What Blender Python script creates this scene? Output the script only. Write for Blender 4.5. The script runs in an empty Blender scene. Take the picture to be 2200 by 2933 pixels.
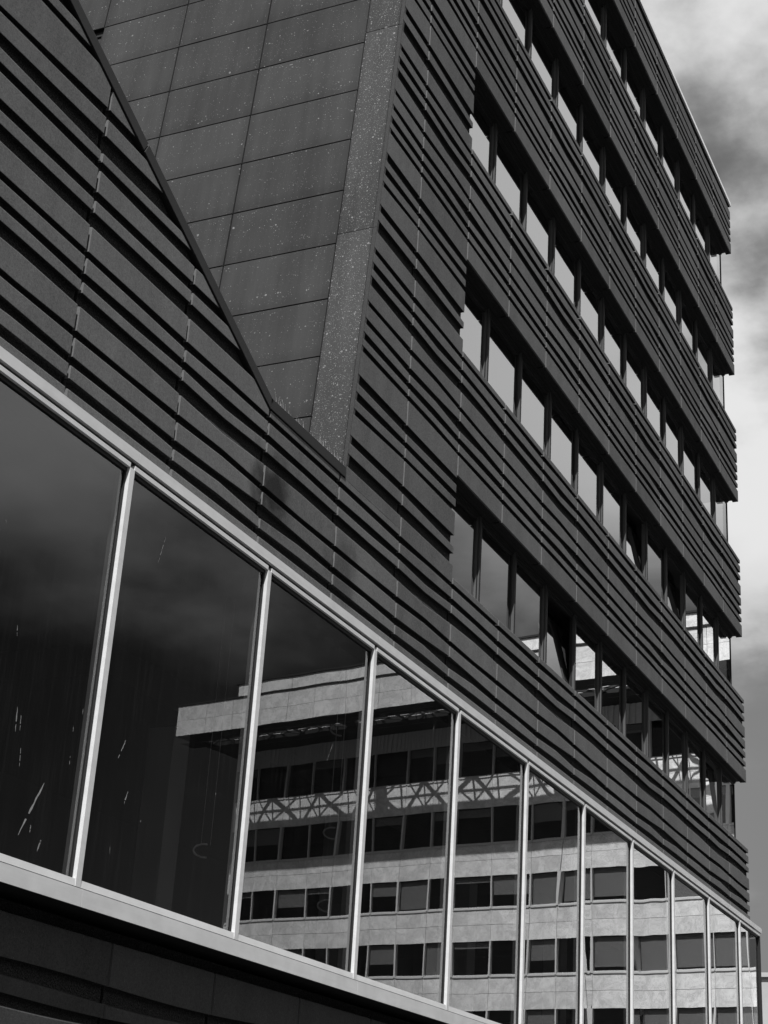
import bpy, bmesh, math, random
from mathutils import Vector, Matrix
random.seed(7)
K = 8.29            # metres from the camera to the plane of the ribbed facade
EYE = 1.6
SC = bpy.context.scene
COL = SC.collection

# ------------------------------------------------------------------ camera
cam = bpy.data.cameras.new('camera')
cam_o = bpy.data.objects.new('camera', cam)
COL.objects.link(cam_o)
right = Vector((0.412007, -0.909264, 0.059074))
up = Vector((-0.380406, -0.112734, 0.917923))
fwd = Vector((0.827975, 0.400663, 0.392336))
m = Matrix((right, up, -fwd)).transposed().to_4x4()
m.translation = Vector((0, 0, EYE))
cam_o.matrix_world = m
cam.sensor_fit = 'HORIZONTAL'
cam.sensor_width = 36.0
cam.lens = 4666.5 / 2200 * 36.0
cam.clip_end = 3000
SC.camera = cam_o

# ------------------------------------------------------------------ sun, sky
SUN = Vector((-2.55, -1.02, 4.35)).normalized()      # towards the sun
sun = bpy.data.lights.new('sun', 'SUN')
sun.energy = 5.0
sun.angle = math.radians(0.53)
sun.color = (1.0, 1.0, 1.0)
sun_o = bpy.data.objects.new('sun', sun)
sun_o.rotation_euler = (-SUN).to_track_quat('-Z', 'Y').to_euler()
sun_o.location = (0, 0, 60)
COL.objects.link(sun_o)

world = bpy.data.worlds.new('World')
SC.world = world
world.use_nodes = True
nt = world.node_tree
nt.nodes.clear()
N, L = nt.nodes, nt.links


def mathn(N, L, op, a, b=None, clamp=False):
    n = N.new('ShaderNodeMath'); n.operation = op; n.use_clamp = clamp
    for i, v in enumerate((a, b)):
        if v is None: continue
        if isinstance(v, (int, float)): n.inputs[i].default_value = v
        else: L.new(v, n.inputs[i])
    return n.outputs[0]


def mapr(N, L, v, a, b, c, d, smooth=True):
    n = N.new('ShaderNodeMapRange')
    n.interpolation_type = 'SMOOTHSTEP' if smooth else 'LINEAR'
    L.new(v, n.inputs[0])
    for i, q in enumerate((a, b, c, d)): n.inputs[i + 1].default_value = q
    return n.outputs[0]


sky = N.new('ShaderNodeTexSky')
sky.sky_type = 'NISHITA'
sky.sun_disc = False
sky.sun_elevation = math.asin(SUN.z)
sky.sun_rotation = math.atan2(SUN.x, SUN.y)
sep = N.new('ShaderNodeSeparateColor')
L.new(sky.outputs[0], sep.inputs[0])
# black and white film behind a red filter: the red channel alone, the blue sky goes dark
clear = mathn(N, L, 'MULTIPLY', sep.outputs[0], 0.28)
tc = N.new('ShaderNodeTexCoord')
sx = N.new('ShaderNodeSeparateXYZ')
L.new(tc.outputs['Generated'], sx.inputs[0])
zc = mathn(N, L, 'ADD', mathn(N, L, 'MAXIMUM', sx.outputs[2], 0.0), 0.22)
cb = N.new('ShaderNodeCombineXYZ')
L.new(mathn(N, L, 'DIVIDE', sx.outputs[0], zc), cb.inputs[0])
L.new(mathn(N, L, 'DIVIDE', sx.outputs[1], zc), cb.inputs[1])
nz = N.new('ShaderNodeTexNoise'); nz.inputs['Scale'].default_value = 1.5
nz.inputs['Detail'].default_value = 9; nz.inputs['Roughness'].default_value = 0.52
mp = N.new('ShaderNodeMapping'); mp.inputs['Location'].default_value = (9.1, 6.7, 0.3)
L.new(cb.outputs[0], mp.inputs[0]); L.new(mp.outputs[0], nz.inputs['Vector'])
nz2 = N.new('ShaderNodeTexNoise'); nz2.inputs['Scale'].default_value = 2.3
nz2.inputs['Detail'].default_value = 10; nz2.inputs['Roughness'].default_value = 0.54
mp2 = N.new('ShaderNodeMapping'); mp2.inputs['Location'].default_value = (15.587, 9.086, 2.4)
L.new(cb.outputs[0], mp2.inputs[0]); L.new(mp2.outputs[0], nz2.inputs['Vector'])
# a bank of cloud stands between 20 and 60 degrees of elevation; thin grey haze lies under it on one side
bank = mathn(N, L, 'MULTIPLY', mapr(N, L, sx.outputs[2], 0.14, 0.62, 0.0, 1.0), mapr(N, L, sx.outputs[2], 0.80, 0.94, 1.0, 0.2))
cov = mathn(N, L, 'ADD', mathn(N, L, 'MULTIPLY', nz.outputs[0], 1.3), mathn(N, L, 'MULTIPLY', bank, 0.85))
mask = mapr(N, L, cov, 0.78, 1.30, 0.0, 1.0)
bright = mapr(N, L, nz2.outputs[0], 0.32, 0.49, 1.6, 8.6)
hz = mapr(N, L, sx.outputs[1], -0.15, 0.25, 0.0, 1.0)
hmix = N.new('ShaderNodeMix'); hmix.data_type = 'FLOAT'
L.new(mathn(N, L, 'MULTIPLY', hz, 0.8), hmix.inputs[0]); L.new(clear, hmix.inputs[2]); hmix.inputs[3].default_value = 3.0
clear = hmix.outputs[0]
mix = N.new('ShaderNodeMix'); mix.data_type = 'FLOAT'
L.new(mask, mix.inputs[0]); L.new(clear, mix.inputs[2]); L.new(bright, mix.inputs[3])
bg = N.new('ShaderNodeBackground'); bg.inputs[1].default_value = 0.055
L.new(mix.outputs[0], bg.inputs[0])
wo = N.new('ShaderNodeOutputWorld')
L.new(bg.outputs[0], wo.inputs[0])

SC.view_settings.view_transform = 'Standard'
SC.view_settings.look = 'None'
SC.view_settings.exposure = 0.75
SC.view_settings.gamma = 1.0
SC.view_settings.use_curve_mapping = False
SC.render.engine = 'CYCLES'
SC.cycles.max_bounces = 6
SC.cycles.transparent_max_bounces = 12


# ------------------------------------------------------------------ materials
def mat(name, build):
    mt = bpy.data.materials.new(name)
    mt.use_nodes = True
    t = mt.node_tree
    t.nodes.clear()
    out = t.nodes.new('ShaderNodeOutputMaterial')
    s = build(t.nodes, t.links, t)
    t.links.new(s, out.inputs[0])
    return mt


def noise(N, L, scale, detail=4, rough=0.5, vec=None, dist=0.0):
    n = N.new('ShaderNodeTexNoise')
    n.inputs['Scale'].default_value = scale
    n.inputs['Detail'].default_value = detail
    n.inputs['Roughness'].default_value = rough
    n.inputs['Distortion'].default_value = dist
    if vec is None:
        g = N.new('ShaderNodeNewGeometry'); vec = g.outputs['Position']
    L.new(vec, n.inputs['Vector'])
    return n.outputs[0]


def stretched(N, L, sc):
    g = N.new('ShaderNodeNewGeometry')
    mpp = N.new('ShaderNodeMapping'); mpp.inputs['Scale'].default_value = sc
    L.new(g.outputs['Position'], mpp.inputs[0])
    return mpp.outputs[0]


def prin(N, L, col, rough, bump=None, bumpd=0.002, metal=0.0, spec=0.5, bstr=1.0):
    p = N.new('ShaderNodeBsdfPrincipled')
    if isinstance(col, (int, float)): p.inputs['Base Color'].default_value = (col, col, col, 1)
    else: L.new(col, p.inputs['Base Color'])
    p.inputs['Roughness'].default_value = rough
    p.inputs['Metallic'].default_value = metal
    p.inputs['Specular IOR Level'].default_value = spec
    if bump is not None:
        b = N.new('ShaderNodeBump'); b.inputs['Distance'].default_value = bumpd
        b.inputs['Strength'].default_value = bstr
        L.new(bump, b.inputs['Height']); L.new(b.outputs[0], p.inputs['Normal'])
    return p.outputs[0]


def vary(N, L, base, parts):
    """base colour times (1 + sum amp*(n-.5)*2)"""
    acc = None
    for n, amp in parts:
        v = mathn(N, L, 'MULTIPLY', mathn(N, L, 'SUBTRACT', n, 0.5), 2 * amp)
        acc = v if acc is None else mathn(N, L, 'ADD', acc, v)
    return mathn(N, L, 'MULTIPLY', mathn(N, L, 'ADD', acc, 1.0), base)


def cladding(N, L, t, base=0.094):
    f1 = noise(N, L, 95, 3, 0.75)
    f2 = noise(N, L, 26, 4, 0.6)
    big = noise(N, L, 0.9, 4, 0.6)
    streak = noise(N, L, 1.0, 5, 0.6, stretched(N, L, (3.0, 3.0, 0.5)))
    v = N.new('ShaderNodeTexVoronoi'); v.inputs['Scale'].default_value = 14
    g = N.new('ShaderNodeNewGeometry'); L.new(g.outputs['Position'], v.inputs['Vector'])
    speck = mapr(N, L, v.outputs['Distance'], 0.03, 0.07, 0.30, 0.0)
    oi = N.new('ShaderNodeObjectInfo')
    c = vary(N, L, base, ((f1, 0.75), (f2, 0.20), (big, 0.16), (noise(N, L, 42, 2, 0.8), 0.35), (streak, 0.26), (oi.outputs['Random'], 0.13)))
    # a damp patch that has soaked the ribs under the parapet corner
    vm = N.new('ShaderNodeVectorMath'); vm.operation = 'DISTANCE'
    L.new(g.outputs['Position'], vm.inputs[0]); vm.inputs[1].default_value = (1.722 * K, 1.0 * K, 0.865 * K + EYE)
    dn = mathn(N, L, 'ADD', vm.outputs['Value'], mathn(N, L, 'MULTIPLY', noise(N, L, 3.0, 4), 0.9))
    wet = mapr(N, L, dn, 0.55, 1.05, 0.25, 1.0)
    vm2 = N.new('ShaderNodeVectorMath'); vm2.operation = 'DISTANCE'
    L.new(g.outputs['Position'], vm2.inputs[0]); vm2.inputs[1].default_value = (1.945 * K, 1.0 * K, 0.83 * K + EYE)
    dn2 = mathn(N, L, 'ADD', vm2.outputs['Value'], mathn(N, L, 'MULTIPLY', noise(N, L, 3.3, 4), 0.8))
    wet2 = mapr(N, L, dn2, 0.5, 0.95, 0.6, 1.0)
    c = mathn(N, L, 'MULTIPLY', mathn(N, L, 'MULTIPLY', c, wet), wet2)
    c = mathn(N, L, 'ADD', c, mathn(N, L, 'MULTIPLY', speck, 0.2))
    return prin(N, L, mathn(N, L, 'MAXIMUM', c, 0.01), 0.95, f1, 0.003, spec=0.06, bstr=0.7)


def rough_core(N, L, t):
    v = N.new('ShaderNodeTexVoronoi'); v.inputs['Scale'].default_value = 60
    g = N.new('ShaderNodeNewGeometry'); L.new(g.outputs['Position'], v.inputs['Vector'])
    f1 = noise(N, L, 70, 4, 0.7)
    c = mathn(N, L, 'MAXIMUM', vary(N, L, 0.018, ((f1, 3.5),)), 0.006)  # aggregate coloured near black to deepen the shade in the rib gaps
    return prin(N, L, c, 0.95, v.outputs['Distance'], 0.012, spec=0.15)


def lichen(dens, base, pale=0.17):
    def f(N, L, t):
        g = N.new('ShaderNodeNewGeometry')
        oi = N.new('ShaderNodeObjectInfo')
        f1 = noise(N, L, 110, 3, 0.7)
        strk = noise(N, L, 1.0, 6, 0.62, stretched(N, L, (0.3, 2.6, 0.28)))
        strk2 = noise(N, L, 1.0, 5, 0.6, stretched(N, L, (1, 9, 0.5)))
        big = noise(N, L, 0.7, 3)
        c = vary(N, L, base, ((f1, 0.35), (strk, 0.38), (strk2, 0.25), (big, 0.4), (oi.outputs['Random'], 0.15)))
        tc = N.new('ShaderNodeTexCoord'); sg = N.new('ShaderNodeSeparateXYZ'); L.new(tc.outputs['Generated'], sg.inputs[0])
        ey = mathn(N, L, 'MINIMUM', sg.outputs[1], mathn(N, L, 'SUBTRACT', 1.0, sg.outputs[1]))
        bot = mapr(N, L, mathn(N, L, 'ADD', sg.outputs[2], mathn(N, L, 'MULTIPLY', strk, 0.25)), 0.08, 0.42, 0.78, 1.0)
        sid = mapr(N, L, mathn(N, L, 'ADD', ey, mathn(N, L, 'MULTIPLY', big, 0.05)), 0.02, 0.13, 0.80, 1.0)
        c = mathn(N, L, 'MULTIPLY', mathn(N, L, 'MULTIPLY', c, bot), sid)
        wob = noise(N, L, 22, 3)
        wv = N.new('ShaderNodeVectorMath'); wv.operation = 'MULTIPLY_ADD'
        cbx = N.new('ShaderNodeCombineXYZ'); L.new(wob, cbx.inputs[0]); L.new(wob, cbx.inputs[1]); L.new(wob, cbx.inputs[2])
        L.new(cbx.outputs[0], wv.inputs[0]); wv.inputs[1].default_value = (0.03, 0.03, 0.03); L.new(g.outputs['Position'], wv.inputs[2])
        amt = noise(N, L, 1.1, 3, 0.6)
        acc = None
        for sc, rad, keep in ((7.0, 0.14, dens * .8), (17.0, 0.22, dens), (34.0, 0.26, dens * 1.2), (70.0, 0.3, dens * 1.2)):
            v = N.new('ShaderNodeTexVoronoi'); v.inputs['Scale'].default_value = sc
            L.new(wv.outputs[0], v.inputs['Vector'])
            sc_ = N.new('ShaderNodeSeparateColor'); L.new(v.outputs['Color'], sc_.inputs[0])
            thr = mathn(N, L, 'MULTIPLY', mapr(N, L, amt, 0.25, 0.75, 0.3, 1.8, False), keep)
            on = mathn(N, L, 'LESS_THAN', sc_.outputs[0], thr)
            rr = mathn(N, L, 'MULTIPLY', sc_.outputs[1], rad)
            spot = mathn(N, L, 'LESS_THAN', v.outputs['Distance'], rr)
            ring = mathn(N, L, 'GREATER_THAN', v.outputs['Distance'], mathn(N, L, 'MULTIPLY', rr, 0.45))
            s = mathn(N, L, 'MULTIPLY', mathn(N, L, 'MULTIPLY', on, spot), mathn(N, L, 'ADD', mathn(N, L, 'MULTIPLY', ring, 0.5), 0.5))
            acc = s if acc is None else mathn(N, L, 'MAXIMUM', acc, s)
        mx = N.new('ShaderNodeMix'); mx.data_type = 'FLOAT'
        L.new(mathn(N, L, 'MULTIPLY', acc, 0.85), mx.inputs[0]); L.new(c, mx.inputs[2]); mx.inputs[3].default_value = pale
        return prin(N, L, mathn(N, L, 'MAXIMUM', mx.outputs[0], 0.008), 0.9, f1, 0.002, spec=0.2)
    return f


def metal(base, rough, spec=0.5, metallic=0.0, amp=0.06):
    def f(N, L, t):
        s = noise(N, L, 1.0, 4, 0.6, stretched(N, L, (1.2, 1.2, 14)))
        s2 = noise(N, L, 5, 4)
        return prin(N, L, vary(N, L, base, ((s, amp), (s2, amp))), rough, s2, 0.0006, metal=metallic, spec=spec)
    return f


def glassy(ior, tint, dirt, wave, wscale, wave2=0.0):
    def f(N, L, t):
        g = N.new('ShaderNodeNewGeometry')
        gl = N.new('ShaderNodeBsdfGlossy'); gl.inputs['Roughness'].default_value = 0.0
        gl.inputs['Color'].default_value = (0.95, 0.95, 0.95, 1)
        tr = N.new('ShaderNodeBsdfTransparent'); tr.inputs['Color'].default_value = (tint, tint, tint, 1)
        fr = N.new('ShaderNodeFresnel')
        # the same reflectance from either side of the sheet (the node inverts the index on back faces)
        L.new(mapr(N, L, g.outputs['Backfacing'], 0.0, 1.0, ior, 1.0 / ior, False), fr.inputs['IOR'])
        ms = N.new('ShaderNodeMixShader')
        # double glazing: two sheets reflect, 1 - (1 - F)^2
        inv = mathn(N, L, 'SUBTRACT', 1.0, fr.outputs[0])
        L.new(mathn(N, L, 'SUBTRACT', 1.0, mathn(N, L, 'MULTIPLY', inv, inv)), ms.inputs[0]); L.new(tr.outputs[0], ms.inputs[1]); L.new(gl.outputs[0], ms.inputs[2])
        # dried run-off: faint vertical streaks of dust
        st = noise(N, L, 1.0, 6, 0.7, stretched(N, L, (34, 34, 0.6)))
        st2 = noise(N, L, 2.2, 3)
        df = N.new('ShaderNodeBsdfDiffuse'); df.inputs[0].default_value = (0.5, 0.5, 0.5, 1)
        ms2 = N.new('ShaderNodeMixShader')
        L.new(mathn(N, L, 'MULTIPLY', mathn(N, L, 'MULTIPLY', mapr(N, L, st, 0.42, 0.75, 0.15, 1.0), st2), dirt * 2), ms2.inputs[0])
        L.new(ms.outputs[0], ms2.inputs[1]); L.new(df.outputs[0], ms2.inputs[2])
        return ms2.outputs[0]
    return f


def clearback(N, L, t):
    tr = N.new('ShaderNodeBsdfTransparent'); tr.inputs['Color'].default_value = (0.97, 0.97, 0.97, 1)
    return tr.outputs[0]


def marble(N, L, t):
    oi = N.new('ShaderNodeObjectInfo')
    g = N.new('ShaderNodeNewGeometry')
    ad = N.new('ShaderNodeVectorMath'); ad.operation = 'MULTIPLY_ADD'
    cx = N.new('ShaderNodeCombineXYZ'); L.new(oi.outputs['Random'], cx.inputs[0]); L.new(oi.outputs['Random'], cx.inputs[2])
    L.new(cx.outputs[0], ad.inputs[0]); ad.inputs[1].default_value = (11, 0, 17); L.new(g.outputs['Position'], ad.inputs[2])
    v = noise(N, L, 1.1, 10, 0.72, ad.outputs[0], 0.7)
    v2 = noise(N, L, 2.6, 9, 0.72, ad.outputs[0], 0.8)
    vein = mapr(N, L, mathn(N, L, 'ABSOLUTE', mathn(N, L, 'SUBTRACT', v2, 0.5)), 0.0, 0.025, 0.70, 1.0)
    blot = mapr(N, L, v, 0.42, 0.58, 0.80, 1.0)
    c = mathn(N, L, 'MULTIPLY', mathn(N, L, 'MULTIPLY', vary(N, L, 0.80, ((v2, 0.12), (oi.outputs['Random'], 0.07))), vein), blot)
    return prin(N, L, c, 0.5, spec=0.3)


def plain(base, rough=0.8, amp=0.15, scale=6, spec=0.3):
    def f(N, L, t):
        n = noise(N, L, scale, 4, 0.6)
        return prin(N, L, vary(N, L, base, ((n, amp),)), rough, n, 0.002, spec=spec)
    return f


def asphalt(N, L, t):
    n = noise(N, L, 40, 4, 0.7); b = noise(N, L, 0.3, 4)
    return prin(N, L, vary(N, L, 0.05, ((n, 0.4), (b, 0.3))), 0.9, n, 0.004, spec=0.2)


M = dict(
    clad=mat('ribbed_precast_concrete', cladding), edge=mat('cast_panel_end', plain(0.10, 0.85, 0.35, 60)), trim=mat('exposed_aggregate_edge', plain(0.03, 0.95, 0.9, 55)), plinth=mat('shaded_precast_concrete', lambda N, L, t: cladding(N, L, t, 0.045)), core=mat('shade_dark_aggregate', rough_core),  # plinth: same concrete, coloured darker for the shade under the glazed storey
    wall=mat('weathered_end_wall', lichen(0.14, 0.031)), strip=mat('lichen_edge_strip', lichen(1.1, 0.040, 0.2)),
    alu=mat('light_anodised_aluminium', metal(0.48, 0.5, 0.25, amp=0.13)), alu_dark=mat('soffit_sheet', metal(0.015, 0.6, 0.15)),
    dark=mat('dark_window_metal', metal(0.02, 0.6, 0.1)), post=mat('window_post_metal', metal(0.02, 0.6, 0.1)), inner=mat('inner_mullion', metal(0.14, 0.4)), reveal=mat('window_post_side', metal(0.07, 0.6, 0.15)),
    gasket=mat('black_gasket', plain(0.012, 0.6)), cop=mat('coping_sheet', metal(0.014, 0.6, 0.2)),
    copl=mat('pale_roof_trim', metal(0.7, 0.4)),
    g1=mat('shopfront_glass', glassy(1.48, 0.55, 0.012, 0.0011, 0.75)),
    g2=mat('coated_window_glass', glassy(2.8, 0.35, 0.006, 0.0007, 1.6)),
    g3=mat('office_glass', glassy(1.45, 0.8, 0.01, 0.0, 1.0)), clear=mat('glass_back', clearback),
    inside=mat('dark_interior', plain(0.02, 0.9)), marble=mat('veined_marble', marble),
    white=mat('sunlit_window_post', plain(0.6, 0.5, 0.05)), blind=mat('roller_blind', plain(0.24, 0.9, 0.05)),
    corr=mat('corrugated_sheet', plain(0.6, 0.6)), soff=mat('dark_soffit', plain(0.02, 0.8)),
    steel=mat('lattice_steel', plain(0.06, 0.5)), conc=mat('pale_concrete', plain(0.33, 0.85, 0.15, 0.7)),
    asphalt=mat('asphalt', asphalt), pave=mat('paving', plain(0.05, 0.85, 0.2, 3)),
    grass=mat('dry_grass', plain(0.5, 0.8, 0.3, 20)), stain=mat('dried_droppings', plain(0.2, 0.9, 0.5, 40)),
    lamp=mat('chrome_ring', plain(0.4, 0.3)),
)


# ------------------------------------------------------------------ mesh helpers
class MB:
    def __init__(self): self.v = []; self.f = []; self.m = []

    def quad(self, a, b, c, d, mi=0):
        i = len(self.v); self.v += [a, b, c, d]; self.f.append((i, i + 1, i + 2, i + 3)); self.m.append(mi)

    def box(self, x0, x1, y0, y1, z0, z1, mi=0):
        i = len(self.v)
        self.v += [(x0, y0, z0), (x1, y0, z0), (x1, y1, z0), (x0, y1, z0), (x0, y0, z1), (x1, y0, z1), (x1, y1, z1), (x0, y1, z1)]
        for q in ((0, 3, 2, 1), (4, 5, 6, 7), (0, 1, 5, 4), (1, 2, 6, 5), (2, 3, 7, 6), (3, 0, 4, 7)):
            self.f.append(tuple(i + k for k in q)); self.m.append(mi)

    def bar(self, a, b, w, mi=0):
        a, b = Vector(a), Vector(b); d = (b - a).normalized()
        s = d.cross(Vector((0, 0, 1)));
        if s.length < 1e-3: s = Vector((1, 0, 0))
        s.normalize(); t = d.cross(s) * w / 2; s *= w / 2
        i = len(self.v)
        for p in (a, b): self.v += [tuple(p + s + t), tuple(p - s + t), tuple(p - s - t), tuple(p + s - t)]
        for q in ((0, 1, 2, 3), (7, 6, 5, 4), (0, 4, 5, 1), (1, 5, 6, 2), (2, 6, 7, 3), (3, 7, 4, 0)):
            self.f.append(tuple(i + k for k in q)); self.m.append(mi)

    def mesh(self, name, mats):
        me = bpy.data.meshes.new(name); me.from_pydata(self.v, [], self.f)
        for q in (mats if isinstance(mats, (list, tuple)) else [mats]): me.materials.append(q)
        me.polygons.foreach_set('material_index', self.m)
        me.validate(); me.update()
        bm = bmesh.new(); bm.from_mesh(me)
        bmesh.ops.remove_doubles(bm, verts=bm.verts, dist=1e-5)
        bmesh.ops.recalc_face_normals(bm, faces=bm.faces)
        bm.to_mesh(me); bm.free()
        return me


def root(name, label, cat, loc, group=None):
    o = bpy.data.objects.new(name, None); COL.objects.link(o)
    o.location = loc; o['label'] = label; o['category'] = cat
    if group: o['group'] = group
    return o


def put(name, me, parent=None, loc=(0, 0, 0), label=None, kind=None, rotz=0.0):
    """loc is in world metres; the child stores it relative to its parents"""
    o = bpy.data.objects.new(name, me); COL.objects.link(o)
    loc = Vector(loc)
    if parent is not None:
        o.parent = parent
        base = Vector(parent.location)
        if parent.parent: base = base + Vector(parent.parent.location)
        loc = loc - base
    o.location = loc
    o.rotation_euler = (0, 0, rotz)
    if label: o['label'] = label
    if kind: o['kind'] = kind
    return o


def Z(z): return z * K + EYE


# ------------------------------------------------------------------ ground
def sheet(name, x0, x1, y0, y1, z0, z1, mt):
    b = MB(); b.box(x0, x1, y0, y1, z0, z1)
    o = put(name, b.mesh(name, mt)); o['kind'] = 'structure'; return o


sheet('ground', -900, 900, -900, 900, -0.6, -0.15, M['pave'])
sheet('street', -300, 300, -14, 3.5, -0.14, -0.12, M['asphalt'])
sheet('pavement', -300, 300, 3.5, 9.2, -0.13, 0.0, M['pave'])

# ------------------------------------------------------------------ the ribbed office building
OB = root('office_building', 'dark ribbed concrete office building with slanted end wall, window bands and projecting glazed lower storey', 'building', (1.9 * K, K, 0))
P = 0.2168 * K
X0 = 1.2625 * K                       # joint number 0


def XJ(k): return X0 + k * P


PHI = {  # (top, bottom) of each rib above the spandrel's bottom edge, at six stations of a three-panel module
    0: ([.242] * 6, [.2318] * 6),
    1: ([.2195, .2225, .2225, .2225, .2222, .221], [.2038, .2040, .2055, .2045, .2030, .2045]),
    2: ([.192, .188, .1935, .194, .191, .190], [.178, .1755, .180, .1795, .1783, .177]),
    3: ([.157, .1535, .160, .1625, .160, .160], [.1315, .134, .131, .129, .1305, .130]),
    4: ([.1203, .124, .1215, .1205, .1205, .1215], [.0970, .0995, .104, .1015, .098, .097]),
    5: ([.0843, .0885, .0835, .0880, .0865, .0875], [.0705, .0725, .0705, .0720, .0715, .0705]),
    6: ([.0583] * 6, [.0465, .0475, .0445, .0455, .046, .046]),
    7: ([.0368, .037, .0365, .036, .0355, .036], [0] * 6),
}
KD = {  # ribs at window height, by joint number
    7: (None, {-1: -.020, 0: -.0066, 1: -.007, 5: -.0066}),
    8: ({-1: -.027, 0: -.021, 1: -.0225, 4: -.0237, 5: -.0205}, {-1: -.050, 0: -.043, 1: -.040, 4: -.037, 5: -.035}),
    9: ({-1: -.066, 0: -.068, 1: -.066, 2: -.060, 4: -.048, 5: -.048}, {-1: -.082, 0: -.0795, 1: -.078, 2: -.073, 4: -.064, 5: -.0615}),
    10: ({-1: -.093, 0: -.0923, 1: -.0955, 2: -.088, 4: -.0712, 5: -.0725}, {-1: -.122, 0: -.1202, 1: -.1175, 2: -.116, 4: -.114, 5: -.114}),
    11: ({-1: -.135, 0: -.133, 1: -.131, 4: -.128, 5: -.1345}, {-1: -.149, 0: -.148, 1: -.147, 4: -.1468, 5: -.147}),
}


def sm(t): return t * t * (3 - 2 * t)


def phi_at(row, k):
    t = ((k - 1) % 3.0) * 2; i = int(t) % 6; f = t - int(t)
    q = lambda n: row[n % 6] if n % 2 == 0 else .9 * row[n % 6] + .05 * (row[(n - 1) % 6] + row[(n + 1) % 6])
    return q(i) * (1 - f) + q(i + 1) * f


def kd_at(d, k):
    ks = sorted(d)
    if k <= ks[0]: return d[ks[0]]
    for a, b in zip(ks, ks[1:]):
        if k <= b: f = (k - a) / (b - a); return d[a] * (1 - f) + d[b] * f
    return d[ks[-1]]


def rib(r, k, pier):
    if r <= 7:
        t, b = phi_at(PHI[r][0], k), phi_at(PHI[r][1], k)
        if r == 0 and pier: t = .2635
        if r == 7 and pier: b = kd_at(KD[7][1], k)
        return t, b
    return kd_at(KD[r][0], k), kd_at(KD[r][1], k)


DEPTH = 0.055


def panel_mesh(name, k0, ribs, ztop, zbot, pier, gap=0.022, back=0.14, nst=9, clip=None, fn=None, tail=None, face='clad'):
    """ribs: list of (storey bottom b, rib number) from top to bottom; heights in units of K.
    local origin: joint k0 at eye level on the face plane."""
    if tail is None: tail = -gap
    b = MB()
    rings = []
    for s in range(nst):
        u = s / (nst - 1)
        k = k0 + u
        x = u * P + (gap if s == 0 else tail if s == nst - 1 else 0)
        pts = []
        prev_bot = None
        wig = 0.0016
        for n, (bb, r) in enumerate(ribs):
            t, bo = fn(bb, r, k) if fn else tuple(bb + q for q in rib(r, k, pier))
            t = min(t, ztop); bo = max(bo, zbot)
            t *= K; bo *= K
            if prev_bot is None:
                if ztop * K - t > 0.01:
                    pts += [(ztop * K, DEPTH), (min(ztop * K - 0.001, t + 0.03), DEPTH)]
                else: pts += [(t, 0.08), (t, 0.06)] if False else [(t + 0.0002, 0.05), (t + 0.0001, 0.03)]
            else:
                g = prev_bot - t
                sl = min(g * 0.5, DEPTH * 0.42)
                if r == 3 and (k0 % 3) == 1: sl = min(g * 0.75, sl + 0.075 * math.sin(math.pi * u) ** 2)
                pts += [(t + sl, DEPTH)]
            pts += [(t + 0.004, 0.004), (t - 0.004, 0.0), (bo + 0.003, 0.0), (bo, 0.003), (bo + 0.003, DEPTH)]
            prev_bot = bo
        if prev_bot - zbot * K > 0.012: pts[-1] = (pts[-1][0], DEPTH); pts += [(zbot * K, DEPTH), (zbot * K - 0.0005, back)]
        else: pts[-1] = (bo + 0.0001, DEPTH * 0.5); pts += [(bo, DEPTH), (bo, back)]
        rings.append([(x, y, z) for z, y in pts])
    nP = min(len(r) for r in rings)
    assert all(len(r) == nP for r in rings), name
    for a, c in zip(rings, rings[1:]):
        for i in range(nP - 1):
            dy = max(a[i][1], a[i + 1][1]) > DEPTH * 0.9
            b.quad(a[i], a[i + 1], c[i + 1], c[i], 1 if dy else 0)  # smooth undersides take the shade-darkened core colour too
    for ring in (rings[0], rings[-1]):
        for i in range(nP - 1):
            (x, y0, z0), (_, y1, z1) = ring[i], ring[i + 1]
            if abs(z0 - z1) < 0.0062: continue
            if min(y0, y1) < DEPTH * .9: b.quad((x, y0, z0), (x, y1, z1), (x, DEPTH, z1), (x, DEPTH, z0), 2)
            b.quad((x, DEPTH, z0), (x, DEPTH, z1), (x, back, z1), (x, back, z0), 1)
    # back and top
    a, c = rings[0], rings[-1]
    b.quad((a[0][0], back, a[0][2]), (c[0][0], back, c[0][2]), (c[-1][0], back, c[-1][2]), (a[-1][0], back, a[-1][2]))
    b.quad(a[0], c[0], (c[0][0], back, c[0][2]), (a[0][0], back, a[0][2]))
    me = b.mesh(name, [M[face], M['core'], M['edge']])
    if clip:
        bm = bmesh.new(); bm.from_mesh(me)
        for co, no in clip:
            r = bmesh.ops.bisect_plane(bm, geom=bm.verts[:] + bm.edges[:] + bm.faces[:], plane_co=co, plane_no=no, clear_outer=True, dist=1e-5)
            ed = [e for e in r['geom_cut'] if isinstance(e, bmesh.types.BMEdge)]
            try: bmesh.ops.holes_fill(bm, edges=ed, sides=0)
            except Exception: pass
        bm.to_mesh(me); bm.free()
    return me


B = [.7335, 1.165, 1.5985, 2.032, 2.4665, 2.911]
SL = 0.0988                                         # lean of the end wall: x = 1.832 + SL z
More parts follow.
